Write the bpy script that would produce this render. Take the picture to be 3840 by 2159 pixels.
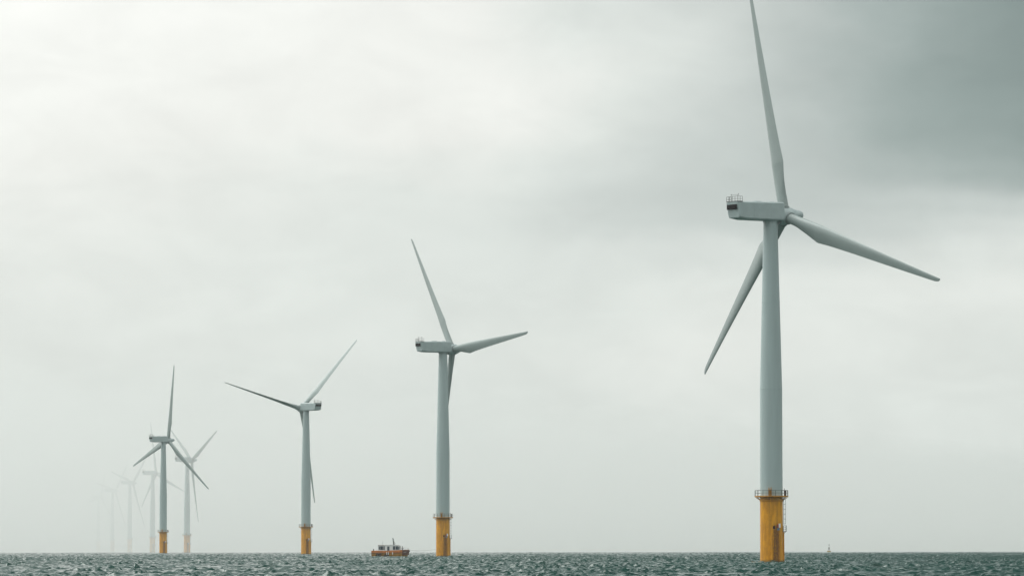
import bpy, math, random
import numpy as np
from mathutils import Vector, Matrix
R = math.radians
scene = bpy.context.scene
COL = scene.collection
for o in list(bpy.data.objects): bpy.data.objects.remove(o)

# ---------------------------------------------------------------- camera
F = 17440.0                    # focal length in photo pixels (3840 wide)
CX, CY = 1920.0, 1079.5
CAMH = 2.75                    # eye height above the water
RE = 7.43e6                    # earth radius with refraction
HORIZON = 2067.0
PITCH = math.atan((HORIZON - CY) / F) - math.sqrt(2 * CAMH / RE)
cam = bpy.data.cameras.new('camera')
cam.sensor_width = 36.0
cam.lens = F * 36.0 / 3840.0
cam.clip_start = 1.0
cam.clip_end = 40000.0
camo = bpy.data.objects.new('camera', cam)
COL.objects.link(camo)
camo.location = (0, 0, CAMH)
camo.rotation_euler = (R(90) + PITCH, R(0.03), 0)
scene.camera = camo

# ---------------------------------------------------------------- render settings
scene.view_settings.view_transform = 'Standard'
scene.view_settings.look = 'None'
scene.view_settings.exposure = 0.0
scene.view_settings.gamma = 1.0
scene.cycles.use_denoising = True
scene.cycles.max_bounces = 12
scene.cycles.volume_bounces = 8
scene.cycles.diffuse_bounces = 3
scene.cycles.glossy_bounces = 3
scene.cycles.sample_clamp_indirect = 4.0

# ---------------------------------------------------------------- node helper
class NT:
    def __init__(s, tree): s.t = tree; s.n = tree.nodes; s.l = tree.links
    def put(s, sock, v):
        if hasattr(v, 'is_output'): s.l.new(v, sock)
        elif v is not None: sock.default_value = v
    def m(s, op, a, b=None, c=None, clamp=False):
        x = s.n.new('ShaderNodeMath'); x.operation = op; x.use_clamp = clamp
        for i, v in enumerate((a, b, c)):
            if v is not None: s.put(x.inputs[i], v)
        return x.outputs[0]
    def smooth(s, v, a, b, lo=0.0, hi=1.0, kind='SMOOTHSTEP'):
        x = s.n.new('ShaderNodeMapRange'); x.interpolation_type = kind
        s.put(x.inputs[0], v); x.inputs[1].default_value = a; x.inputs[2].default_value = b
        x.inputs[3].default_value = lo; x.inputs[4].default_value = hi
        return x.outputs[0]
    def mix(s, f, a, b):
        x = s.n.new('ShaderNodeMix'); x.data_type = 'FLOAT'
        s.put(x.inputs[0], f); s.put(x.inputs[2], a); s.put(x.inputs[3], b)
        return x.outputs[0]
    def mixc(s, f, a, b, mode='MIX'):
        x = s.n.new('ShaderNodeMix'); x.data_type = 'RGBA'; x.blend_type = mode
        s.put(x.inputs[0], f); s.put(x.inputs[6], a); s.put(x.inputs[7], b)
        return x.outputs[2]
    def noise(s, vec, scale, detail=3, rough=0.5, dist=0.0, out=0):
        x = s.n.new('ShaderNodeTexNoise'); s.put(x.inputs['Vector'], vec)
        x.inputs['Scale'].default_value = scale; x.inputs['Detail'].default_value = detail
        x.inputs['Roughness'].default_value = rough; x.inputs['Distortion'].default_value = dist
        return x.outputs[out]
    def xyz(s, a, b, c):
        x = s.n.new('ShaderNodeCombineXYZ')
        for i, v in enumerate((a, b, c)): s.put(x.inputs[i], v)
        return x.outputs[0]
    def sep(s, v):
        x = s.n.new('ShaderNodeSeparateXYZ'); s.put(x.inputs[0], v); return x.outputs
    def ramp(s, f, stops, interp='EASE'):
        x = s.n.new('ShaderNodeValToRGB'); cr = x.color_ramp; cr.interpolation = interp
        while len(cr.elements) > 1: cr.elements.remove(cr.elements[-1])
        for i, (p, c) in enumerate(stops):
            e = cr.elements[0] if i == 0 else cr.elements.new(p)
            e.position = p; e.color = (c, c, c, 1) if not hasattr(c, '__len__') else (*c, 1)
        s.put(x.inputs[0], f); return x.outputs[0]

def lin(v):
    v = v / 255.0
    return v / 12.92 if v <= 0.04045 else ((v + 0.055) / 1.055) ** 2.4

# ---------------------------------------------------------------- sky
SUN_AZ, SUN_EL = R(-42), R(47)          # azimuth measured from the view direction (+y), to the left
world = bpy.data.worlds.new('World'); scene.world = world
world.use_nodes = True
world.cycles.sampling_method = 'MANUAL'; world.cycles.sample_map_resolution = 1024
W = NT(world.node_tree); W.n.clear()
tc = W.n.new('ShaderNodeTexCoord')
dx, dy, dz = W.sep(tc.outputs['Generated'])
AZ = W.m('ARCTAN2', dx, dy)
EL = W.m('ARCSINE', W.m('MAXIMUM', W.m('MINIMUM', dz, 1.0), -1.0))
# slow drifting of the cloud edges
wv = W.xyz(W.m('MULTIPLY', AZ, 11.0), W.m('MULTIPLY', EL, 19.0), 3.7)
warp = W.sep(W.noise(wv, 1.6, 4, 0.55, out=1))
wx = W.m('ADD', AZ, W.m('MULTIPLY', W.m('SUBTRACT', warp[0], 0.5), 0.050))
wy = W.m('ADD', EL, W.m('MULTIPLY', W.m('SUBTRACT', warp[1], 0.5), 0.020))
ux = W.m('ADD', W.m('MULTIPLY', wx, 11700.0 / 2576.0), 0.5, clamp=True)      # 0..1 over the visible sector
XS = [0, 400, 800, 1200, 1500, 1750, 2000, 2300, 2560]
ROWS = [  # (height row, brightness of the overcast along it)
 (-140, [252, 250, 246, 240, 224, 205, 183, 156, 134]),
 (0,    [251, 247, 243, 240, 226, 210, 188, 154, 136]),
 (200,  [246, 242, 237, 242, 228, 211, 193, 160, 141]),
 (320,  [241, 238, 235, 240, 224, 207, 193, 166, 149]),
 (430,  [238, 235, 232, 232, 214, 203, 194, 178, 166]),
 (510,  [236, 233, 229, 224, 209, 200, 194, 196, 204]),
 (570,  [234, 231, 227, 221, 210, 202, 198, 205, 217]),
 (640,  [232, 230, 226, 221, 220, 216, 214, 216, 224]),
 (720,  [230, 229, 225, 221, 226, 227, 227, 228, 229]),
 (880,  [228, 228, 226, 224, 229, 231, 229, 227, 226]),
 (1050, [224, 224, 222, 221, 226, 227, 226, 224, 223]),
 (1220, [219, 219, 217, 216, 219, 220, 220, 219, 218]),
 (1370, [213, 213, 213, 212, 212, 213, 213, 213, 213])]
def row_el(y): return (1386.0 - y) / 11700.0
cur = None
for y, vals in reversed(ROWS):
    rp = W.ramp(ux, [(x / 2576.0, lin(v)) for x, v in zip(XS, vals)], 'B_SPLINE')
    if cur is None: cur, prev = rp, row_el(y)
    else:
        cur = W.mixc(W.smooth(wy, prev, row_el(y), kind='SMOOTHSTEP'), cur, rp); prev = row_el(y)
front = cur
# the rest of the overcast dome, lighter round the veiled sun, darker to the right
sd = Vector((math.sin(SUN_AZ) * math.cos(SUN_EL), math.cos(SUN_AZ) * math.cos(SUN_EL), math.sin(SUN_EL)))
dt = W.m('ADD', W.m('ADD', W.m('MULTIPLY', dx, sd.x), W.m('MULTIPLY', dy, sd.y)), W.m('MULTIPLY', dz, sd.z))
glow = W.smooth(dt, -0.2, 1.0)
dome = W.m('ADD', 0.70, W.m('MULTIPLY', glow, 1.4))
cloudband = W.m('MULTIPLY', W.smooth(AZ, -0.03, 0.09), W.smooth(AZ, 0.9, 0.35))
dome = W.m('MULTIPLY', dome, W.m('SUBTRACT', 1.0, W.m('MULTIPLY', cloudband, 0.87)))
# added dimmer belt of dome, out of view, so the sea reflects darker
belt = W.m('MULTIPLY', W.m('MULTIPLY', W.smooth(EL, 0.10, 0.22), W.smooth(EL, 0.95, 0.55)), W.smooth(W.m('ABSOLUTE', AZ), 1.5, 0.5))
dome = W.m('MULTIPLY', dome, W.m('SUBTRACT', 1.0, W.m('MULTIPLY', belt, 0.73)))
dn = W.noise(W.xyz(W.m('MULTIPLY', dx, 1.0), W.m('MULTIPLY', dy, 1.0), W.m('MULTIPLY', dz, 2.5)), 3.0, 5, 0.55)
dome = W.m('MULTIPLY', dome, W.m('ADD', 0.8, W.m('MULTIPLY', dn, 0.4)))
domec = W.n.new('ShaderNodeCombineXYZ')
for i in range(3): W.l.new(dome, domec.inputs[i])
fz = W.m('MULTIPLY', W.m('MULTIPLY', W.smooth(W.m('ABSOLUTE', AZ), 0.34, 0.13), W.smooth(EL, 0.30, 0.12)), 1.0)
grey = W.mixc(fz, domec.outputs[0], front)
# tint: bright cloud slightly warm, dark cloud blue-green
gs = W.sep(grey)[0]
tint = W.ramp(gs, [(0.0, (0.76, 1.0, 0.97)), (0.30, (0.80, 1.0, 0.965)), (0.5, (0.90, 1.0, 0.968)), (0.66, (0.935, 1.0, 0.962)), (0.76, (0.95, 1.0, 0.955)),
                   (0.85, (0.985, 1.0, 0.955)), (1.0, (0.99, 1.0, 0.96))], 'LINEAR')
fine = W.noise(W.xyz(W.m('ADD', W.m('MULTIPLY', AZ, 26.0), W.m('MULTIPLY', EL, 22.0)), W.m('SUBTRACT', W.m('MULTIPLY', EL, 50.0), W.m('MULTIPLY', AZ, 8.0)), 1.0), 1.2, 6, 0.58, 0.4)
skyc = W.mixc(1.0, grey, tint, 'MULTIPLY')
fm = W.m('ADD', 0.88, W.m('MULTIPLY', fine, 0.24))
skyc = W.mixc(1.0, skyc, W.xyz(fm, fm, fm), 'MULTIPLY')
nish = W.n.new('ShaderNodeTexSky'); nish.sky_type = 'NISHITA'; nish.sun_disc = False
nish.sun_elevation = SUN_EL; nish.sun_rotation = SUN_AZ; nish.dust_density = 3.0
bg1 = W.n.new('ShaderNodeBackground'); W.put(bg1.inputs[0], skyc); bg1.inputs[1].default_value = 1.06
bg2 = W.n.new('ShaderNodeBackground'); W.put(bg2.inputs[0], nish.outputs[0]); bg2.inputs[1].default_value = 0.10
msh = W.n.new('ShaderNodeMixShader'); msh.inputs[0].default_value = 0.03   # a trace of blue sky light through the overcast
W.l.new(bg1.outputs[0], msh.inputs[1]); W.l.new(bg2.outputs[0], msh.inputs[2])
wo = W.n.new('ShaderNodeOutputWorld'); W.l.new(msh.outputs[0], wo.inputs[0])

sun = bpy.data.lights.new('sun', 'SUN'); sun.energy = 1.45; sun.angle = R(35); sun.color = (0.98, 1.0, 0.955)
suno = bpy.data.objects.new('sun', sun); COL.objects.link(suno)
suno.rotation_euler = (-sd).to_track_quat('-Z', 'Y').to_euler()

# ---------------------------------------------------------------- materials
def mat(name, color, rough=0.5, var=0.0, scale=1.0, metal=0.0, spec=0.5, var_vec=(1, 1, 1), bump=0.0, dark=None):
    m = bpy.data.materials.new(name); m.use_nodes = True
    T = NT(m.node_tree); b = T.n['Principled BSDF']
    b.inputs['Roughness'].default_value = rough; b.inputs['Metallic'].default_value = metal
    b.inputs['Specular IOR Level'].default_value = spec
    tcn = T.n.new('ShaderNodeTexCoord')
    mp = T.n.new('ShaderNodeMapping'); mp.inputs['Scale'].default_value = var_vec
    T.l.new(tcn.outputs['Object'], mp.inputs[0])
    n = T.noise(mp.outputs[0], scale, 4, 0.6)
    k = T.smooth(n, 0.3, 0.7)
    d = dark or tuple(c * (1 - var) for c in color)
    c = T.mixc(k, (*d, 1), (*[min(1, x * (1 + var * .4)) for x in color], 1))
    T.put(b.inputs['Base Color'], c)
    if bump:
        bn = T.n.new('ShaderNodeBump'); bn.inputs['Strength'].default_value = bump
        T.l.new(n, bn.inputs['Height']); T.l.new(bn.outputs[0], b.inputs['Normal'])
    return m
M = {}
M['tower'] = mat('tower_paint', (0.335, 0.42, 0.425), 0.45, 0.10, 0.5, var_vec=(1, 1, 0.08))
M['nacelle'] = mat('nacelle_gelcoat', (0.335, 0.41, 0.415), 0.4, 0.08, 0.6, var_vec=(1, 1, 1))
M['blade'] = mat('blade_gelcoat', (0.265, 0.32, 0.315), 0.4, 0.08, 0.35, var_vec=(2, 2, 0.15))
M['steel'] = mat('galvanised_steel', (0.10, 0.10, 0.09), 0.5, 0.3, 3)
M['rail'] = mat('weathered_railing', (0.045, 0.05, 0.042), 0.5, 0.3, 3)
M['vent'] = mat('dark_louvre', (0.008, 0.004, 0.007), 0.7, 0.3, 3, spec=0.1)
M['collar'] = mat('grey_root_collar', (0.20, 0.24, 0.24), 0.5, 0.1, 2)
M['brown'] = mat('brown_painted_steel', (0.07, 0.028, 0.018), 0.6, 0.3, 2)
M['white'] = mat('white_paint', (0.74, 0.76, 0.76), 0.4, 0.08, 2)
M['black'] = mat('black_rubber', (0.010, 0.011, 0.012), 0.7, 0.3, 4)
M['boat_orange'] = mat('orange_hull_paint', (0.40, 0.18, 0.010), 0.35, 0.25, 1.6, var_vec=(1, 1, .4))
M['boat_red'] = mat('red_orange_hull_paint', (0.52, 0.155, 0.014), 0.35, 0.25, 1.6, var_vec=(1, 1, .4))
M['boat_dark'] = mat('dark_red_hull_paint', (0.10, 0.03, 0.015), 0.45, 0.2, 1.6)
M['glass'] = mat('tinted_cabin_glass', (0.03, 0.05, 0.07), 0.1, 0.2, 2)
M['roof'] = mat('pale_cabin_roof', (0.62, 0.60, 0.60), 0.5, 0.1, 2)
M['rope'] = mat('mooring_rope', (0.25, 0.25, 0.22), 0.8, 0.2, 5)
M['skin'] = mat('skin', (0.35, 0.2, 0.14), 0.5, 0.05, 5)
M['cloth'] = mat('dark_work_clothing', (0.012, 0.012, 0.014), 0.8, 0.2, 5)
M['buoy'] = mat('buoy_float_paint', (0.34, 0.22, 0.05), 0.6, 0.3, 2)
M['buoy_dark'] = mat('buoy_tower_paint', (0.045, 0.035, 0.025), 0.6, 0.3, 2)
M['red'] = mat('red_sign_enamel', (0.32, 0.03, 0.02), 0.4, 0.05, 2)
M['blue'] = mat('blue_sign_enamel', (0.08, 0.20, 0.30), 0.4, 0.05, 2)

def orange_steel():
    m = bpy.data.materials.new('yellow_orange_foundation_paint'); m.use_nodes = True
    T = NT(m.node_tree); b = T.n['Principled BSDF']; b.inputs['Roughness'].default_value = 0.5
    b.inputs['Specular IOR Level'].default_value = 0.25
    tcn = T.n.new('ShaderNodeTexCoord'); O = tcn.outputs['Object']
    x, y, z = T.sep(O)
    base = T.mixc(T.smooth(T.noise(T.xyz(x, y, T.m('MULTIPLY', z, .25)), 1.5, 4, .6), .3, .7), (0.50, 0.21, 0.002, 1), (0.74, 0.335, 0.003, 1))
    # rust that has run down the seaward face below the fittings
    streak = T.noise(T.xyz(T.m('MULTIPLY', x, 3.2), T.m('MULTIPLY', y, 3.2), T.m('MULTIPLY', z, 0.14)), 1.8, 5, .65)
    blot = T.noise(T.xyz(x, y, z), 2.2, 5, .75)
    band1 = T.m('MULTIPLY', T.m('MULTIPLY', T.smooth(x, 0.0, 0.30), T.smooth(x, 1.9, .9)), T.smooth(z, 8.2, 6.2))
    band2 = T.m('MULTIPLY', T.m('MULTIPLY', T.smooth(x, -1.0, -0.5), T.smooth(x, 0.25, -0.1)), T.smooth(z, 3.5, 8.0))
    lip = T.smooth(z, 11.3, 12.5)
    amt = T.m('ADD', T.m('ADD', T.m('MULTIPLY', band1, 1.0), T.m('MULTIPLY', band2, 0.45)), T.m('MULTIPLY', lip, 0.6))
    k = T.m('MULTIPLY', amt, T.smooth(T.m('ADD', T.m('MULTIPLY', streak, .6), T.m('MULTIPLY', blot, .4)), .36, .62), clamp=True)
    c = T.mixc(T.m('MULTIPLY', k, .85), base, (0.105, 0.040, 0.014, 1))
    spots = T.m('MULTIPLY', T.smooth(T.noise(O, 5.0, 3, .7), .60, .70), .5)
    c = T.mixc(spots, c, (0.20, 0.08, 0.015, 1))
    # wet, weed-darkened foot
    foot = T.m('MULTIPLY', T.smooth(T.m('ADD', z, T.m('MULTIPLY', blot, .5)), .95, .35), .75)
    c = T.mixc(foot, c, (0.12, 0.055, 0.02, 1))
    T.put(b.inputs['Base Color'], c)
    return m
M['orange'] = orange_steel()

# ---------------------------------------------------------------- mesh builder
class MB:
    def __init__(s): s.v = []; s.f = []
    def add(s, vs, fs):
        n = len(s.v); s.v += [tuple(p) for p in vs]; s.f += [tuple(i + n for i in q) for q in fs]; return s
    def box(s, c, d, rz=0.0, rot=None):
        hx, hy, hz = (q / 2 for q in d)
        mt = rot if rot is not None else Matrix.Rotation(rz, 3, 'Z')
        vs = [Vector(c) + mt @ Vector((a * hx, b * hy, e * hz)) for a in (-1, 1) for b in (-1, 1) for e in (-1, 1)]
        return s.add(vs, [(0, 1, 3, 2), (4, 6, 7, 5), (0, 4, 5, 1), (2, 3, 7, 6), (0, 2, 6, 4), (1, 5, 7, 3)])
    def rings(s, rings, cap=True):
        n = len(rings[0]); vs = [p for r in rings for p in r]; fs = []
        for i in range(len(rings) - 1):
            for j in range(n):
                k = (j + 1) % n
                fs.append((i * n + j, i * n + k, (i + 1) * n + k, (i + 1) * n + j))
        if cap: fs += [tuple(range(n - 1, -1, -1)), tuple((len(rings) - 1) * n + j for j in range(n))]
        return s.add(vs, fs)
    def cyl(s, p0, p1, r0, r1=None, n=12):
        p0, p1 = Vector(p0), Vector(p1); r1 = r0 if r1 is None else r1
        q = (p1 - p0).to_track_quat('Z', 'Y')
        mk = lambda p, r: [p + q @ Vector((r * math.cos(2 * math.pi * j / n), r * math.sin(2 * math.pi * j / n), 0)) for j in range(n)]
        return s.rings([mk(p0, r0), mk(p1, r1)])
    def tube(s, pts, r, n=6):
        for a, b in zip(pts, pts[1:]): s.cyl(a, b, r, n=n)
        return s
    def lathe(s, prof, n=48, axis='Z', o=(0, 0, 0)):
        rr = []
        for r, h in prof:
            ring = []
            for j in range(n):
                a = 2 * math.pi * j / n; c, d = r * math.cos(a), r * math.sin(a)
                p = (c, d, h) if axis == 'Z' else (h, c, d)
                ring.append(Vector(o) + Vector(p))
            rr.append(ring)
        return s.rings(rr)
    def mesh(s, name, m, smooth=False, angle=35):
        me = bpy.data.meshes.new(name); me.from_pydata(s.v, [], s.f); me.update()
        me.materials.append(m)
        import bmesh
        bm = bmesh.new(); bm.from_mesh(me); bmesh.ops.recalc_face_normals(bm, faces=bm.faces); bm.to_mesh(me); bm.free()
        if smooth:
            me.shade_smooth()
            try: me.set_sharp_from_angle(angle=R(angle))
            except Exception: pass
        return me
def link(name, data, parent=None, mtx=None):
    o = bpy.data.objects.new(name, data); COL.objects.link(o)
    if parent is not None: o.parent = parent
    if mtx is not None: o.matrix_basis = mtx
    return o
def tag(o, label=None, cat=None, group=None, kind=None):
    for k, v in (('label', label), ('category', cat), ('group', group), ('kind', kind)):
        if v: o[k] = v
    return o
def sea_z(x, y): return -(x * x + y * y) / (2 * RE)

# ---------------------------------------------------------------- the sea
def make_sea():
    rng = np.random.default_rng(11)
    fine = np.linspace(-0.122, 0.122, 861)
    coarse = np.linspace(0.122, 2 * np.pi - 0.122, 91)[1:-1]
    az = np.concatenate([fine, coarse])
    rr = [0.0, 40, 90, 150, 200, 240, 270, 300, 320, 335, 348]
    r = 360.0
    while r < 9000:
        rr.append(r)
        r += 0.42 if r < 1000 else 0.42 + (r - 1000) * 0.0005 if r < 3000 else 1.42 + (r - 3000) * 0.005
    rr = np.array(rr)
    step = np.gradient(rr)
    A, Rr = np.meshgrid(az, rr)
    ST = np.repeat(step[:, None], len(az), 1)
    x0 = Rr * np.sin(A); y0 = Rr * np.cos(A)
    dxs = np.zeros_like(x0); dys = np.zeros_like(x0); h = np.zeros_like(x0)
    # gust patches change how steep the short waves are
    def slow(k, seed):
        g = np.random.default_rng(seed); s = 0
        for _ in range(7):
            a = g.uniform(0, 2 * np.pi); l = k * g.uniform(.6, 1.7)
            s = s + np.sin((x0 * np.cos(a) + y0 * np.sin(a)) * 2 * np.pi / l + g.uniform(0, 6.28))
        return s / np.sqrt(3.5)
    grp = np.clip(1.0 + 0.38 * slow(28, 3) + 0.28 * slow(95, 5), 0.25, 2.0)
    wind = np.radians(243)
    NW = 84
    near = np.where(Rr < 300, 0.0, 1.0)
    for i in range(NW):
        lam = 1.2 * (13.0 / 1.2) ** (i / (NW - 1)) * rng.uniform(.95, 1.05)
        spread = np.radians(52 if lam < 4 else 30)
        th = wind + rng.normal() * spread
        s = float(np.interp(lam, [1.2, 2.2, 3.5, 5.5, 8, 13], [.066, .060, .033, .017, .012, .012]))
        a = s * lam / (2 * np.pi)
        k = 2 * np.pi / lam; kx, ky = k * np.cos(th), k * np.sin(th)
        
        fade = np.clip(lam / (1.8 * ST) - 0.6, 0, 1)
        amp = a * fade * near * (grp if lam < 7 else 1.0)
        ph = kx * x0 + ky * y0 + rng.uniform(0, 6.28)
        sn, cs = np.sin(ph), np.cos(ph)
        h += amp * cs
        q = 0.6
        dxs -= q * amp * np.cos(th) * sn; dys -= q * amp * np.sin(th) * sn
    X = x0 + dxs; Y = y0 + dys; Z = h - (x0 ** 2 + y0 ** 2) / (2 * RE)
    nr, na = X.shape
    co = np.stack([X, Y, Z], -1).astype(np.float32).reshape(-1, 3)
    i = np.arange(nr - 1)[:, None] * na; j = np.arange(na)[None, :]; k = (j + 1) % na
    quads = np.stack([i + j, i + na + j, i + na + k, i + k], -1).reshape(-1, 4).astype(np.int32)
    me = bpy.data.meshes.new('sea')
    me.vertices.add(len(co)); me.vertices.foreach_set('co', co.ravel())
    me.loops.add(quads.size); me.loops.foreach_set('vertex_index', quads.ravel())
    me.polygons.add(len(quads)); me.polygons.foreach_set('loop_start', np.arange(0, quads.size, 4, dtype=np.int32))
    me.update(calc_edges=True)
    me.polygons.foreach_set('use_smooth', np.ones(len(quads), bool))
    m = bpy.data.materials.new('sea_water'); m.use_nodes = True
    T = NT(m.node_tree); b = T.n['Principled BSDF']
    tcn = T.n.new('ShaderNodeTexCoord'); O = tcn.outputs['Object']
    x, y, z = T.sep(O)
    b.inputs['IOR'].default_value = 1.333; b.inputs['Roughness'].default_value = 0.09
    murk = T.noise(O, 0.02, 3, .6)
    T.put(b.inputs['Base Color'], T.mixc(murk, (0.001, 0.031, 0.023, 1), (0.003, 0.042, 0.032, 1)))
    v = T.xyz(x, y, 0.0)
    n1 = T.noise(v, 1.3, 4, .62); n2 = T.noise(v, 4.4, 3, .6)
    hgt = T.m('ADD', T.m('MULTIPLY', n1, 0.50), T.m('MULTIPLY', n2, 0.14))
    bn = T.n.new('ShaderNodeBump'); bn.inputs['Strength'].default_value = 1.0; bn.inputs['Distance'].default_value = 0.15
    T.put(bn.inputs['Height'], hgt); T.l.new(bn.outputs[0], b.inputs['Normal'])
    me.materials.append(m)
    o = link('sea', me); tag(o, kind='structure')
make_sea()

# ---------------------------------------------------------------- wind turbines
# local frame of a turbine: z up from the water, camera roughly towards -y
def nacelle_mesh():
    b = MB(); rings = []
    # x along the rotor axis (nose to +x), stations: x, bottom, top, half width
    st = [(-9.15, 65.42, 68.27, 1.76, -.60), (-9.0, 65.3, 68.36, 1.83, -.55), (-6.8, 65.05, 68.42, 1.83, 0), (1.75, 65.05, 68.62, 1.83, 0), (2.1, 65.2, 68.5, 1.70, 0)]
    for (x, z0, z1, w, slant) in st:
        ring = []
        bev = .22; zc = (z0 + z1) / 2
        pts = [(-w + bev, z1), (w - bev, z1), (w, z1 - bev), (w, z0 + .28), (w - .14, z0 + .05), (w - .4, z0),
               (-w + .4, z0), (-w + .14, z0 + .05), (-w, z0 + .28), (-w, z1 - bev)]
        for (py, pz) in pts:
            sx = x - slant * (1 - (pz - z0) / (z1 - z0)) if slant else x
            ring.append(Vector((sx, py, pz)))
        rings.append(ring)
    b.rings(rings)
    b.box((-5.2, -1.84, 66.9), (.05, .03, 2.6)).box((-1.2, -1.84, 66.9), (.05, .03, 2.7))      # panel joints
    b.box((-3.2, 0, 68.6), (1.3, 1.1, .16)); b.box((.4, .4, 68.68), (.8, .8, .14))
    return b.mesh('nacelle', M['nacelle'], True, 25)
def vent_mesh():
    b = MB()
    # rear louvre on the slanted back wall
    b.box((-9.135, 0, 67.35), (.10, 3.10, .92))
    for i in range(5): b.box((-9.20, 0, 66.98 + i * .18), (.06, 3.05, .05))
    return b.mesh('vent', M['vent'])
def roof_rail_mesh():
    b = MB(); z0, z1 = 68.36, 69.34; x0, x1, w = -9.05, -7.95, 1.8
    P = [(x1, -w), (x0, -w), (x0, w), (x1, w)]
    posts = [(x1, -w), ((x0 + x1) / 2, -w), (x0, -w), (x0, -w / 2), (x0, 0), (x0, w / 2), (x0, w), ((x0 + x1) / 2, w), (x1, w)]
    for p in posts: b.cyl((*p, z0 - .06), (*p, z1), .035, n=6)
    for z in (z1, z0 + .52, z0 + .12): b.tube([(*p, z) for p in P], .028 if z < z1 else .035, 6)
    b.box(((x0 + x1) / 2, 0, z0 + .03), (1.25, 3.7, .05))
    return b.mesh('safety_railing', M['rail'])
def boom_mesh():
    b = MB(); x = -8.0
    b.cyl((x, 1.5, 68.4), (x, 1.5, 69.85), .03, n=6).cyl((x, -.4, 68.4), (x, -.4, 69.75), .03, n=6)
    b.cyl((x, 1.75, 69.75), (x, -.6, 69.75), .025, n=6)
    for y in (1.75, -.6): b.cyl((x, y, 69.7), (x, y, 69.95), .05, n=6)
    return b.mesh('wind_sensor_mast', M['rail'])
TILT = R(5.6); HUBH = 66.1; OH = 3.46
AXIS0 = Vector((math.cos(TILT), 0, math.sin(TILT)))
def hub_mesh():   # around x axis, origin at hub centre
    b = MB()
    prof = [(0.9, -1.75), (1.50, -1.7), (1.66, -1.4), (1.70, -0.8), (1.70, 0.4), (1.62, 1.1), (1.44, 1.6), (1.18, 2.15), (.98, 2.8), (.86, 3.4), (.74, 3.8), (.52, 4.08), (.24, 4.2), (.02, 4.23)]
    b.lathe(prof, 40, 'X')
    return b.mesh('hub', M['nacelle'], True, 50)
def collar_mesh():
    b = MB(); b.cyl((0, 0, 1.1), (0, 0, 1.72), 1.16, n=32); b.cyl((0, 0, 1.72), (0, 0, 1.80), 1.05, n=32)
    return b.mesh('blade_collar', M['collar'], True, 40)
RB = 44.72
def blade_mesh():
    # span +z, leading edge +x, suction side +y (down wind)
    b = MB(); rings = []
    rs = [1.5, 2.0, 2.6, 3.3, 4.2, 5.2, 6.2, 7.2, 8.2, 9.2, 9.9, 10.15, 10.5, 11.2, 12.2, 13.5, 15, 18, 21, 25, 29, 33, 37, 40, 42, 43.4, 44.1, 44.5, RB]
    cr = ([1.5, 3.0, 4.2, 6.8, 10.0, 10.4, 11.2, 14, 20, 26, 33, 38, 42, 43.8, 44.4, RB], [1.98, 1.98, 2.10, 2.72, 3.5, 3.55, 3.45, 3.12, 2.62, 2.20, 1.70, 1.34, 1.04, .88, .66, .34])
    tr = ([1.5, 3.0, 4.5, 6.5, 9, 13, 20, 30, RB], [1.0, 1.0, .86, .60, .40, .30, .24, .20, .17])
    le = ([1.5, 3.0, 10, RB], [.99, .99, 1.12, .30])
    n = 28
    for r in rs:
        c = np.interp(r, *cr); t = np.interp(r, *tr); x_le = np.interp(r, *le)
        circ = np.clip((8.8 - r) / 5.2, 0, 1)
        tw = R(4.0) * (max(0, 1 - (r - 4) / 26) if r > 4 else 1) - R(1.5)
        pre = -0.9 * (0.35 * r / RB + 0.65 * (r / RB) ** 2)          # pre-bend, up wind
        ring = []
        for j in range(n):
            a = 2 * math.pi * j / n
            # ellipse
            ex = c / 2 * math.cos(a); ey = c * t / 2 * math.sin(a)
            # aerofoil, chord coordinate s from leading edge
            s_ = (1 - math.cos(a)) / 2
            yt = 2.6 * t * (0.2969 * math.sqrt(s_) - 0.126 * s_ - 0.3516 * s_ ** 2 + 0.2843 * s_ ** 3 - 0.1036 * s_ ** 4) * 1.9
            yy = c * yt * (1 if math.sin(a) >= 0 else -1) * (1.15 if math.sin(a) >= 0 else .8)
            ax = c / 2 - c * s_
            px = (ex * circ + ax * (1 - circ)) + (x_le - c / 2)
            py = ey * circ + yy * (1 - circ)
            ct, sn = math.cos(tw), math.sin(tw)
            # leading edge turned up wind (-y) towards the root
            ring.append(Vector((px * ct + py * sn, -px * sn + py * ct + pre, r)))
        rings.append(ring)
    b.rings(rings)
    return b.mesh('blade', M['blade'], True, 50)
def tower_mesh():
    b = MB(); prof = [(2.14, 12.5), (2.13, 20), (2.12, 32.5)]
    for z in np.linspace(34, 65.0, 10): prof.append((2.12 - (z - 33) * .0243, z))
    b.lathe(prof, 64)
    for z in (33.0, 49.5): 
        r = 2.12 - max(0, z - 33) * .0243
        b.lathe([(r + .001, z - .09), (r + .022, z - .07), (r + .022, z + .07), (r + .001, z + .09)], 64)
    b.lathe([(1.32, 64.7), (1.45, 64.75), (1.45, 65.12), (1.32, 65.15)], 48)
    return b.mesh('tower', M['tower'], True, 40)
def foundation_mesh():
    b = MB(); b.lathe([(2.19, -4), (2.18, 0), (2.17, 11.4), (2.17, 12.42)], 64)
    b.lathe([(2.18, 11.55), (2.26, 11.6), (2.26, 11.85), (2.18, 11.9)], 64)
    return b.mesh('foundation', M['orange'], True, 40)
def landing_mesh():
    b = MB()
    for x in (-.12, 1.42):
        y = -math.sqrt(2.19 ** 2 - x * x) - .38
        b.cyl((x, y, -3), (x, y, 5.6), .13, n=12)
        for z in (.6, 3.0, 5.3): b.cyl((x, y, z), (x, y + .45, z), .09, n=8)
    return b.mesh('boat_landing', M['orange'], True)
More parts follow.
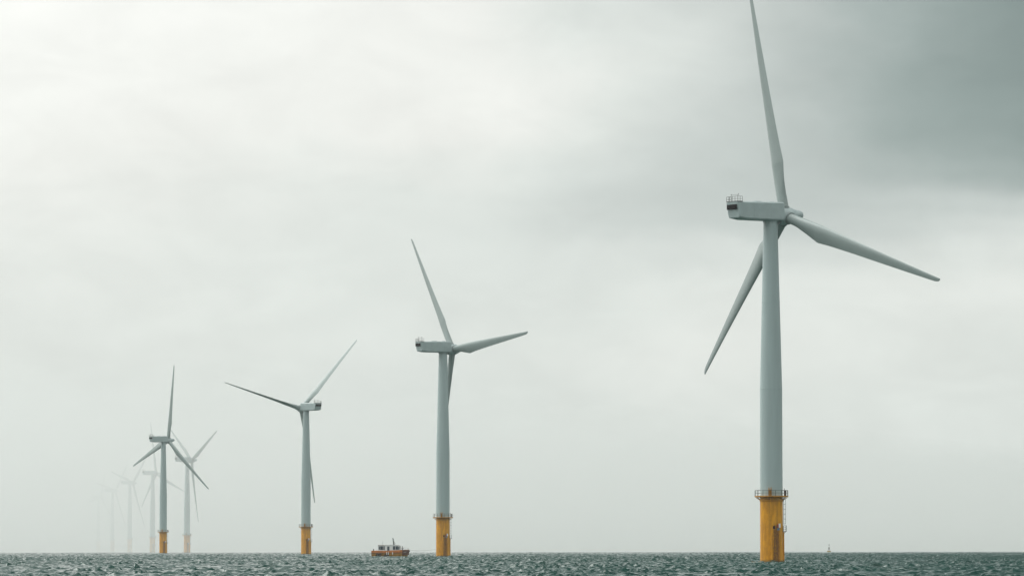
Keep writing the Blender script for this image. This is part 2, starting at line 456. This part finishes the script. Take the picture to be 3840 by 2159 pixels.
def landing_ladder_mesh():
    b = MB()
    for x in (.42, .92): b.cyl((x, -2.35, -2), (x, -2.35, 7.1), .035, n=6)
    for i in range(30): b.cyl((.42, -2.35, -1.5 + i * .29), (.92, -2.35, -1.5 + i * .29), .02, n=5)
    return b.mesh('access_ladder', M['brown'])
def platform_mesh():
    b = MB(); N = 16
    b.lathe([(2.2, 12.32), (3.22, 12.40), (3.24, 12.56), (3.2, 12.62), (2.1, 12.62)], N)
    for i in range(8):
        a = i * math.pi / 4 + .2; c, s = math.cos(a), math.sin(a)
        b.cyl((2.15 * c, 2.15 * s, 11.75), (3.1 * c, 3.1 * s, 12.34), .07, n=6)
    return b.mesh('platform', M['orange'], False)
def platform_rail_mesh():
    b = MB(); N = 16; r = 3.16
    P = [(r * math.cos(2 * math.pi * (i + .5) / N), r * math.sin(2 * math.pi * (i + .5) / N)) for i in range(N)]
    for p in P: b.cyl((*p, 12.6), (*p, 13.66), .045, n=6)
    for z in (13.66, 13.15): b.tube([(*p, z) for p in P + P[:1]], .035 if z > 13.5 else .025, 6)
    return b.mesh('railing', M['rail'])
def crane_mesh():
    b = MB(); x, y = -.42, -2.78
    b.box((x, y, 13.15), (.62, .5, 1.1)).box((x, y, 13.78), (.74, .6, .1))
    b.cyl((x - .22, y, 13.8), (x - .22, y, 14.2), .06, n=8).cyl((x + .22, y, 13.8), (x + .22, y, 14.25), .06, n=8)
    b.box((x, y - .1, 13.95), (.5, .06, .06))
    return b.mesh('davit_crane', M['orange'], False)
def locker_mesh():
    b = MB(); b.box((2.62, .1, 13.12), (.42, .9, 1.0)).box((2.62, .1, 13.66), (.52, 1.0, .07)); b.cyl((2.45, -.25, 13.6), (2.45, -.25, 14.05), .04, n=6)
    return b.mesh('equipment_locker', M['brown'])
def ladder_mesh():
    b = MB(); x = 2.32
    for y in (-.25, .25): b.cyl((x, y, 7.2), (x, y, 12.4), .03, n=6)
    for i in range(18): b.cyl((x, -.25, 7.3 + i * .29), (x, .25, 7.3 + i * .29), .016, n=5)
    for i in range(6):
        z = 7.3 + i * .93
        pts = [(x + .0, -.3, z), (x + .22, -.34, z), (x + .36, -.15, z), (x + .38, .0, z), (x + .36, .15, z), (x + .22, .34, z), (x, .3, z)]
        b.tube(pts, .032, 5)
    for y in (-.15, .15): b.cyl((x + .365, y, 7.3), (x + .365, y, 12.0), .022, n=5)
    return b.mesh('caged_ladder', M['rail'])
def rest_mesh():
    b = MB(); b.box((2.48, 0, 5.88), (.66, 1.3, .10)); b.cyl((2.1, 0, 5.2), (2.7, 0, 5.84), .05, n=6)
    return b.mesh('rest_platform', M['brown'])
def rest_rail_mesh():
    b = MB(); P = [(2.25, -.62), (2.78, -.62), (2.78, .62), (2.25, .62)]
    for p in P: b.cyl((*p, 5.9), (*p, 6.98), .035, n=6)
    for z in (6.98, 6.6, 6.25): b.tube([(*p, z) for p in P], .026, 6)
    return b.mesh('railing', M['rail'])
def fender_mesh():
    b = MB(); b.cyl((2.3, -.1, -3), (2.3, -.1, 5.8), .13, n=12)
    for z in (1, 4): b.cyl((2.1, -.1, z), (2.3, -.1, z), .08, n=8)
    return b.mesh('cable_pipe', M['orange'], True)
def face_plate(x0, x1, z0, z1, off, name, m):
    b = MB(); n = 5; o, i = [], []
    for k in range(n + 1):
        x = x0 + (x1 - x0) * k / n; rr_ = 2.19
        y = -math.sqrt(rr_ ** 2 - x * x)
        d = Vector((x, y, 0)).normalized()
        o.append(d * (rr_ + off)); i.append(d * (rr_ - .02))
    ring = lambda z: [Vector((p.x, p.y, z)) for p in o] + [Vector((p.x, p.y, z)) for p in reversed(i)]
    b.rings([ring(z0), ring(z1)])
    return b.mesh(name, m)
MESH = dict(nac=nacelle_mesh(), vent=vent_mesh(), rrail=roof_rail_mesh(), boom=boom_mesh(), hub=hub_mesh(), collar=collar_mesh(), blade=blade_mesh(),
            tower=tower_mesh(), found=foundation_mesh(), land=landing_mesh(), lladder=landing_ladder_mesh(), plat=platform_mesh(), prail=platform_rail_mesh(),
            crane=crane_mesh(), locker=locker_mesh(), ladder=ladder_mesh(), rest=rest_mesh(), rrest=rest_rail_mesh(), fend=fender_mesh(),
            s1=face_plate(1.25, 1.60, 6.6, 7.35, .06, 'identification_plate', M['white']), s2=face_plate(.93, 1.22, 6.55, 7.25, .06, 'warning_plate', M['red']),
            s3=face_plate(.93, 1.40, 6.1, 6.5, .06, 'notice_plate', M['blue']), dark=face_plate(.16, .52, 6.35, 6.9, .10, 'cable_box', M['vent']))
def rot_cols(X, Y, Z, loc=(0, 0, 0)):
    m = Matrix(((X[0], Y[0], Z[0], loc[0]), (X[1], Y[1], Z[1], loc[1]), (X[2], Y[2], Z[2], loc[2]), (0, 0, 0, 1)))
    return m
def wind_turbine(d, az, yaw, th, label, pitch=0.0):
    x, y = d * math.sin(az), d * math.cos(az)
    root = bpy.data.objects.new('wind_turbine', None); COL.objects.link(root)
    root.empty_display_size = 5
    root.location = (x, y, sea_z(x, y))
    tag(root, label, 'wind turbine', 'offshore wind turbines standing in a line in the sea')
    link('foundation', MESH['found'], root)
    p = link('platform', MESH['plat'], root)
    link('railing', MESH['prail'], p); link('davit_crane', MESH['crane'], p); link('equipment_locker', MESH['locker'], p)
    link('caged_ladder', MESH['ladder'], root)
    q = link('rest_platform', MESH['rest'], root); link('railing', MESH['rrest'], q)
    link('cable_pipe', MESH['fend'], root); link('boat_landing', MESH['land'], root); link('access_ladder', MESH['lladder'], root)
    link('identification_plate', MESH['s1'], root); link('warning_plate', MESH['s2'], root); link('notice_plate', MESH['s3'], root)
    link('cable_box', MESH['dark'], root)
    link('tower', MESH['tower'], root)
    RZ = Matrix.Rotation(yaw, 4, 'Z')
    nc = link('nacelle', MESH['nac'], root, RZ)
    link('vent', MESH['vent'], nc); link('safety_railing', MESH['rrail'], nc); link('wind_sensor_mast', MESH['boom'], nc)
    a0 = Vector((math.cos(yaw), math.sin(yaw), 0)); up = Vector((0, 0, 1))
    a = a0 * math.cos(TILT) + up * math.sin(TILT); u = up * math.cos(TILT) - a0 * math.sin(TILT); r = a.cross(u)
    hubp = up * HUBH + a0 * OH
    link('hub', MESH['hub'], root, rot_cols(a, u.cross(a), u, hubp))
    for k in range(3):
        t = th + k * 2 * math.pi / 3
        e = u * math.cos(t) + r * math.sin(t); l = u * math.sin(t) - r * math.cos(t)
        e = e * math.cos(R(1.97)) + a * math.sin(R(1.97))
        mm = rot_cols(l, e.cross(l), e, hubp)
        bl = link('blade', MESH['blade'], root, mm @ Matrix.Rotation(-pitch, 4, 'Z'))
        link('blade_collar', MESH['collar'], bl)
    return root
G = 'wind turbine'
wind_turbine(888.4, 0.05568, R(33.6), R(-11.1), 'nearest and tallest wind turbine, top blade cut off by the picture edge')
wind_turbine(1484.9, -0.01483, R(29.9), R(-34.6), 'second largest wind turbine, on the orange base just right of the orange boat')
wind_turbine(2112.7, -0.04423, R(130.7), R(42.9), 'dark wind turbine left of the boat, the only one whose rotor faces left', R(82))
wind_turbine(2738.8, -0.07477, R(38.9), R(10.7), 'dark grey wind turbine with one blade straight up, before the pale ones')
wind_turbine(3349.5, -0.06968, R(30.0), R(63.0), 'pale misty wind turbine just right of the dark one with the upright blade')
wind_turbine(3934.7, -0.07705, R(33.6), R(-9.3), 'faint wind turbine in fog just left of the dark one with the upright blade')
wind_turbine(4500.0, -0.08190, R(36), R(45), 'very faint wind turbine in fog, third mast from the left edge')
wind_turbine(5080.0, -0.08560, R(36), R(42), 'barely visible wind turbine in fog, second mast from the left edge')
wind_turbine(5700.0, -0.08860, R(36), R(20), 'almost invisible wind turbine in thick fog, farthest left of all')

# ---------------------------------------------------------------- service boat
def make_boat():
    d, az = 1484.0, -0.02604
    x, y = d * math.sin(az), d * math.cos(az)
    root = bpy.data.objects.new('service_boat', None); COL.objects.link(root)
    root.location = (x, y, sea_z(x, y) + .24); root.scale = (1, 1, 1.04); root.rotation_euler = (R(.6), R(-.5), R(-3))
    tag(root, 'small orange and white crew boat lying left of the second turbine base', 'boat')
    def hull(zs, inset=0.0, name='hull', m=M['boat_orange'], x0=-6.0, x1=5.9, cap=True):
        # zs: list of (z, half beam, stern x, bow x)
        b = MB(); rings = []
        n = 14
        for (z, w, xa, xb) in zs:
            L = [];
            for k in range(n + 1):
                t = k / n; xx = xa + (xb - xa) * t
                ww = w * (1 - max(0, (t - .72) / .28) ** 2.2 * .72)
                L.append(Vector((xx, -ww, z)))
            ring = L + [Vector((p.x, -p.y, p.z)) for p in reversed(L)]
            rings.append(ring)
        b.rings(rings, cap)
        return link(name, b.mesh(name, m, True, 30), root)
    hull([(-.6, 1.5, -5.6, 4.9), (-.1, 2.05, -5.8, 5.35), (.5, 2.2, -5.95, 5.5), (.98, 2.28, -6.0, 5.62)])
    hull([(.95, 2.34, -6.08, 5.72), (1.10, 2.36, -6.10, 5.76)], name='rubbing_strake', m=M['boat_dark'])
    b = MB()
    # bulwark: thin wall round the deck
    n = 24; outer = []
    for k in range(n + 1):
        t = k / n; xx = -6.0 + 11.85 * t; ww = 2.28 * (1 - max(0, (t - .72) / .28) ** 2.2 * .72); outer.append((xx, ww))
    path = [(p[0], -p[1]) for p in outer] + [(p[0], p[1]) for p in reversed(outer)]
    rg = []
    for (px, py) in path:
        zt = 1.72 + .2 * max(0, (px + 1) / 6.85); s = .94
        rg.append([Vector((px, py, 1.08)), Vector((px, py, zt)), Vector((px * s, py * s, zt)), Vector((px * s, py * s, 1.08))])
    rg.append(rg[0]); b.rings(rg, False)
    link('bulwark', b.mesh('bulwark', M['boat_red'], True, 30), root)
    b = MB(); b.box((-.1, 0, 1.2), (10.4, 3.9, .08)); link('deck', b.mesh('deck', M['roof']), root)
    b = MB(); hw = lambda t: 2.31 * (1 - max(0, (t - .72) / .28) ** 2.2 * .72)
    rg = []
    for k in range(9):
        t = .83 + .17 * k / 8; px = -6.0 + 11.92 * t; w = hw(t)
        rg.append((px, w))
    pth = [(p[0], -p[1]) for p in rg] + [(p[0], p[1]) for p in reversed(rg)]
    b.rings([[Vector((px, py, .12)) for px, py in pth] if False else [Vector((px * .985, py, .35)) for px, py in pth], [Vector((px, py * 1.015, 1.5)) for px, py in pth], [Vector((px * 1.004, py * 1.02, 1.86)) for px, py in pth]], True)
    link('bow_guard', b.mesh('bow_guard', M['boat_dark'], True, 30), root)
    b = MB()
    for yy in (-.35, .35): b.cyl((5.95, yy - .3, 1.48), (5.95, yy + .3, 1.48), .22, n=16)
    link('bow_fender', b.mesh('bow_fender', M['black'], True), root)
    # cabin
    b = MB()
    b.box((-2.75, 0, 2.30), (2.2, 3.0, 1.9))
    b.box((0.0, 0, 2.35), (3.3, 3.1, 2.0))
    pr = [(1.6, 1.3), (3.15, 1.3), (3.30, 2.1), (3.05, 2.95), (2.2, 3.2), (1.6, 3.28)]
    b.rings([[Vector((px, -1.6, pz)) for px, pz in pr], [Vector((px, 1.6, pz)) for px, pz in pr]])
    cab = link('cabin', b.mesh('cabin', M['white'], False), root)
    b = MB(); b.box((-2.75, 0, 3.29), (2.5, 3.3, .10)); b.box((-.05, 0, 3.39), (3.4, 3.3, .09))
    pr = [(1.6, 3.30), (2.3, 3.22), (3.45, 2.98), (3.47, 3.06), (2.6, 3.36), (1.7, 3.46), (1.6, 3.46)]
    b.rings([[Vector((px, -1.72, pz)) for px, pz in pr], [Vector((px, 1.72, pz)) for px, pz in pr]])
    link('roof', b.mesh('roof', M['roof']), cab)
    b = MB(); b.box((-3.0, 0, 3.38), (1.9, 2.6, .08)); link('roof_hatch', b.mesh('roof_hatch', M['boat_dark']), cab)
    for (xa, xb, za, zb) in [(-3.7, -3.3, 2.0, 3.02), (-3.2, -2.3, 1.95, 3.05), (-2.15, -1.8, 1.95, 3.05), (-.95, -.25, 1.5, 3.0), (1.72, 2.5, 1.95, 3.0), (.85, 1.58, 1.95, 3.05), (2.6, 2.95, 2.0, 2.85)]:
        b = MB()
        for s in (-1, 1): b.box(((xa + xb) / 2, s * (1.64 if xa > 1.5 else 1.58 if xa > -1.6 else 1.53), (za + zb) / 2), (xb - xa, .04, zb - za))
        nm = 'cabin_door' if xa == -.95 else 'window'
        link(nm, b.mesh(nm, M['glass']), cab)
    b = MB(); b.cyl((1.05, 0, 3.4), (.72, 0, 5.55), .17, .10, n=8)
    for z, l in ((3.75, .45), (4.15, .3), (4.6, .26), (5.05, .22)):
        xx = 1.05 - .33 * (z - 3.4) / 2.15; b.box((xx + l / 2, 0, z), (l, .8, .16)); b.cyl((xx + l, 0, z), (xx + l, 0, z + .2), .05, n=6)
    link('radio_mast', b.mesh('radio_mast', M['black']), root)
    for xx in (-2.5, -2.62):
        b = MB(); b.cyl((xx, .3, 3.3), (xx, .3, 4.8 if xx > -2.6 else 4.3), .018, n=5); link('antenna', b.mesh('antenna', M['rail']), root)
    b = MB(); P = [(3.9, -1.75), (4.7, -1.35), (5.5, -.75), (5.7, 0), (5.5, .75), (4.7, 1.35), (3.9, 1.75)]
    for p in P: b.cyl((*p, 1.85), (*p, 2.55), .035, n=6)
    for z in (2.55, 2.2): b.tube([(*p, z) for p in P], .03, 5)
    link('bow_railing', b.mesh('bow_railing', M['white']), root)
    b = MB(); P = [(-5.7, -2.05), (-4.9, -2.1), (-4.1, -2.1)]
    for p in P: b.cyl((*p, 1.7), (*p, 2.1), .03, n=6)
    link('stern_posts', b.mesh('stern_posts', M['white']), root)
    b = MB(); b.cyl((-5.3, -1.7, 1.2), (-5.3, -1.7, 2.2), .16, .13, n=10).cyl((-5.3, -1.7, 2.2), (-5.3, -1.7, 2.26), .2, n=10)
    link('bollard', b.mesh('bollard', M['black']), root)
    for xx in (-1.08, -.55, .8):
        b = MB(); b.lathe([(.03, .42), (.10, .48), (.12, .6), (.12, 1.05), (.09, 1.15), (.03, 1.2)], 12, o=(xx, -2.47, 0)); b.cyl((xx, -2.47, 1.2), (xx, -2.3, 1.75), .015, n=4)
        link('white_fender', b.mesh('white_fender', M['white'], True), root)
    for (xx, zz, rr_) in ((-4.1, .42, .50), (-3.2, .40, .50), (-1.55, .24, .40), (-.75, .22, .38)):
        b = MB(); N = 18; rg = []
        for j in range(N):
            a = 2 * math.pi * j / N
            rg.append([Vector((xx + (rr_ - .15 + .15 * math.cos(t)) * math.cos(a), -2.42 + .13 * math.sin(t), zz + (rr_ - .15 + .15 * math.cos(t)) * math.sin(a))) for t in np.linspace(0, 2 * math.pi, 8, endpoint=False)])
        rg.append(rg[0]); b.rings(rg, False)
        link('tyre_fender', b.mesh('tyre_fender', M['black'], True), root)
    return root
boat = make_boat()
bpy.context.view_layer.update()

# person standing at the bow
def make_person(wp, rz):
    P = {'pel': (0, 0, .93), 'spn': (0, .0, 1.15), 'che': (0.01, 0, 1.36), 'nck': (.02, 0, 1.50), 'hd0': (.035, 0, 1.58), 'hd1': (.05, 0, 1.68), 'hd2': (.04, 0, 1.76)}
    V = list(P.values()); K = list(P); Rd = [.15, .135, .16, .06, .075, .095, .07]; E = [(i, i + 1) for i in range(6)]
    def chain(start, pts, rads):
        p = start
        for q, r_ in zip(pts, rads): V.append(q); Rd.append(r_); E.append((p, len(V) - 1)); p = len(V) - 1
        return p
    for s in (-1, 1):
        chain(0, [(0, s * .10, .88), (.03, s * .11, .48), (-.01, s * .12, .09), (.13, s * .13, .035)], [.10, .065, .045, .04])
        e = chain(2, [(0, s * .19, 1.42), (.02, s * .26, 1.14), (.22, s * .18, 1.02), (.29, s * .16, 1.0)], [.065, .045, .035, .032])
        for k in range(4): chain(e, [(.34, s * (.13 + .022 * k), 1.0 - .004 * k), (.37, s * (.13 + .022 * k), .97)], [.010, .008])
        chain(e, [(.31, s * .12, 1.03), (.34, s * .11, 1.04)], [.011, .009])
    me = bpy.data.meshes.new('person'); me.from_pydata(V, E, []); me.materials.append(M['cloth'])
    o = link('person', me)
    md = o.modifiers.new('skin', 'SKIN'); md.use_smooth_shade = True
    for i, r_ in enumerate(Rd): me.skin_vertices[0].data[i].radius = (r_, r_)
    me.skin_vertices[0].data[0].use_root = True
    o.modifiers.new('sub', 'SUBSURF').levels = 1; o.modifiers['sub'].render_levels = 1
    o.location = wp; o.rotation_euler = (0, 0, rz)
    tag(o, 'person in dark clothing standing on the foredeck of the orange boat', 'person')
    b = MB(); b.lathe([(.03, 1.85), (.08, 1.83), (.108, 1.77), (.112, 1.71), (.10, 1.68)], 14, o=(.045, 0, 0))
    link('helmet', b.mesh('helmet', M['cloth'], True), o)
make_person(boat.matrix_world @ Vector((3.85, -1.1, 1.24)), -1.25)

# mooring line from bow to the second turbine
def make_line():
    a = boat.matrix_world @ Vector((5.75, 0, 1.9))
    d, az = 1486.3, -0.01486
    e = Vector((d * math.sin(az) - 2.3, d * math.cos(az) - .6, sea_z(0, 1486) + 2.45))
    b = MB(); pts = []
    for i in range(25):
        t = i / 24; p = a.lerp(e, t); p.z -= .42 * 4 * t * (1 - t); pts.append(p)
    b.tube(pts, .028, 5)
    o = link('mooring_line', b.mesh('mooring_line', M['rope'])); tag(o, 'thin sagging rope from the boat bow to the orange turbine base', 'rope')
make_line()

# cardinal buoy far out
def make_buoy():
    d, az = 3600.0, 0.06796
    x, y = d * math.sin(az), d * math.cos(az)
    root = bpy.data.objects.new('navigation_buoy', None); COL.objects.link(root)
    root.location = (x, y, sea_z(x, y) + .35)
    tag(root, 'small dark navigation buoy on the horizon right of the nearest turbine', 'buoy')
    b = MB(); b.lathe([(1.1, -.8), (1.45, -.3), (1.5, .3), (1.45, .6), (1.1, .75), (.3, .8)], 24); link('float', b.mesh('float', M['buoy'], True, 40), root)
    b = MB()
    for sx in (-1, 1):
        for sy in (-1, 1):
            b.cyl((sx * .62, sy * .62, .7), (sx * .42, sy * .42, 2.3), .10, n=6); b.cyl((sx * .42, sy * .42, 2.3), (sx * .2, sy * .2, 3.5), .09, n=6)
    for z, h in ((1.5, .52), (2.3, .42)):
        b.tube([(-h, -h, z), (h, -h, z), (h, h, z), (-h, h, z), (-h, -h, z)], .06, 5)
    b.rings([[Vector((sx * .36, sy * .36, 2.3)) for sx, sy in ((-1, -1), (1, -1), (1, 1), (-1, 1))], [Vector((sx * .2, sy * .2, 3.5)) for sx, sy in ((-1, -1), (1, -1), (1, 1), (-1, 1))]])
    link('lattice_tower', b.mesh('lattice_tower', M['buoy_dark']), root)
    b = MB(); b.cyl((0, 0, 3.5), (0, 0, 6.1), .05, n=6).cyl((0, 0, 3.5), (0, 0, 3.75), .2, .14, n=10); link('topmark_pole', b.mesh('topmark_pole', M['buoy_dark']), root)
    for za, zb, ra, rb in ((4.45, 5.05, .05, .32), (5.25, 5.95, .32, .04)):
        b = MB(); b.cyl((0, 0, za), (0, 0, zb), ra, rb, n=14); link('topmark_cone', b.mesh('topmark_cone', M['buoy_dark'], True), root)
make_buoy()

# ---------------------------------------------------------------- the air
def vol_mat(name, dens, col, aniso):
    m = bpy.data.materials.new(name); m.use_nodes = True
    T = NT(m.node_tree); T.n.clear()
    v = T.n.new('ShaderNodeVolumePrincipled'); v.inputs['Color'].default_value = (*col, 1)
    v.inputs['Density'].default_value = dens; v.inputs['Anisotropy'].default_value = aniso
    out = T.n.new('ShaderNodeOutputMaterial'); T.l.new(v.outputs[0], out.inputs['Volume'])
    return m
b = MB(); b.box((0, 0, 54), (20000, 20000, 134))
hz = link('haze', b.mesh('haze', vol_mat('haze_air', 0.00005, (.93, .97, .96), .5))); tag(hz, kind='stuff')
# bank of sea fog swallowing the far end of the row; its near face slants away to the right
b = MB(); pl = [(-1800, 2760), (-190, 2780), (40, 3500), (1400, 8200), (1400, 9300), (-1800, 9300)]
b.rings([[Vector((px, py, -12.5)) for px, py in pl], [Vector((px, py, 118)) for px, py in pl]])
fg = link('fog_bank', b.mesh('fog_bank', vol_mat('sea_fog', 0.00102, (1.0, 1.0, .995), .49))); tag(fg, kind='stuff')
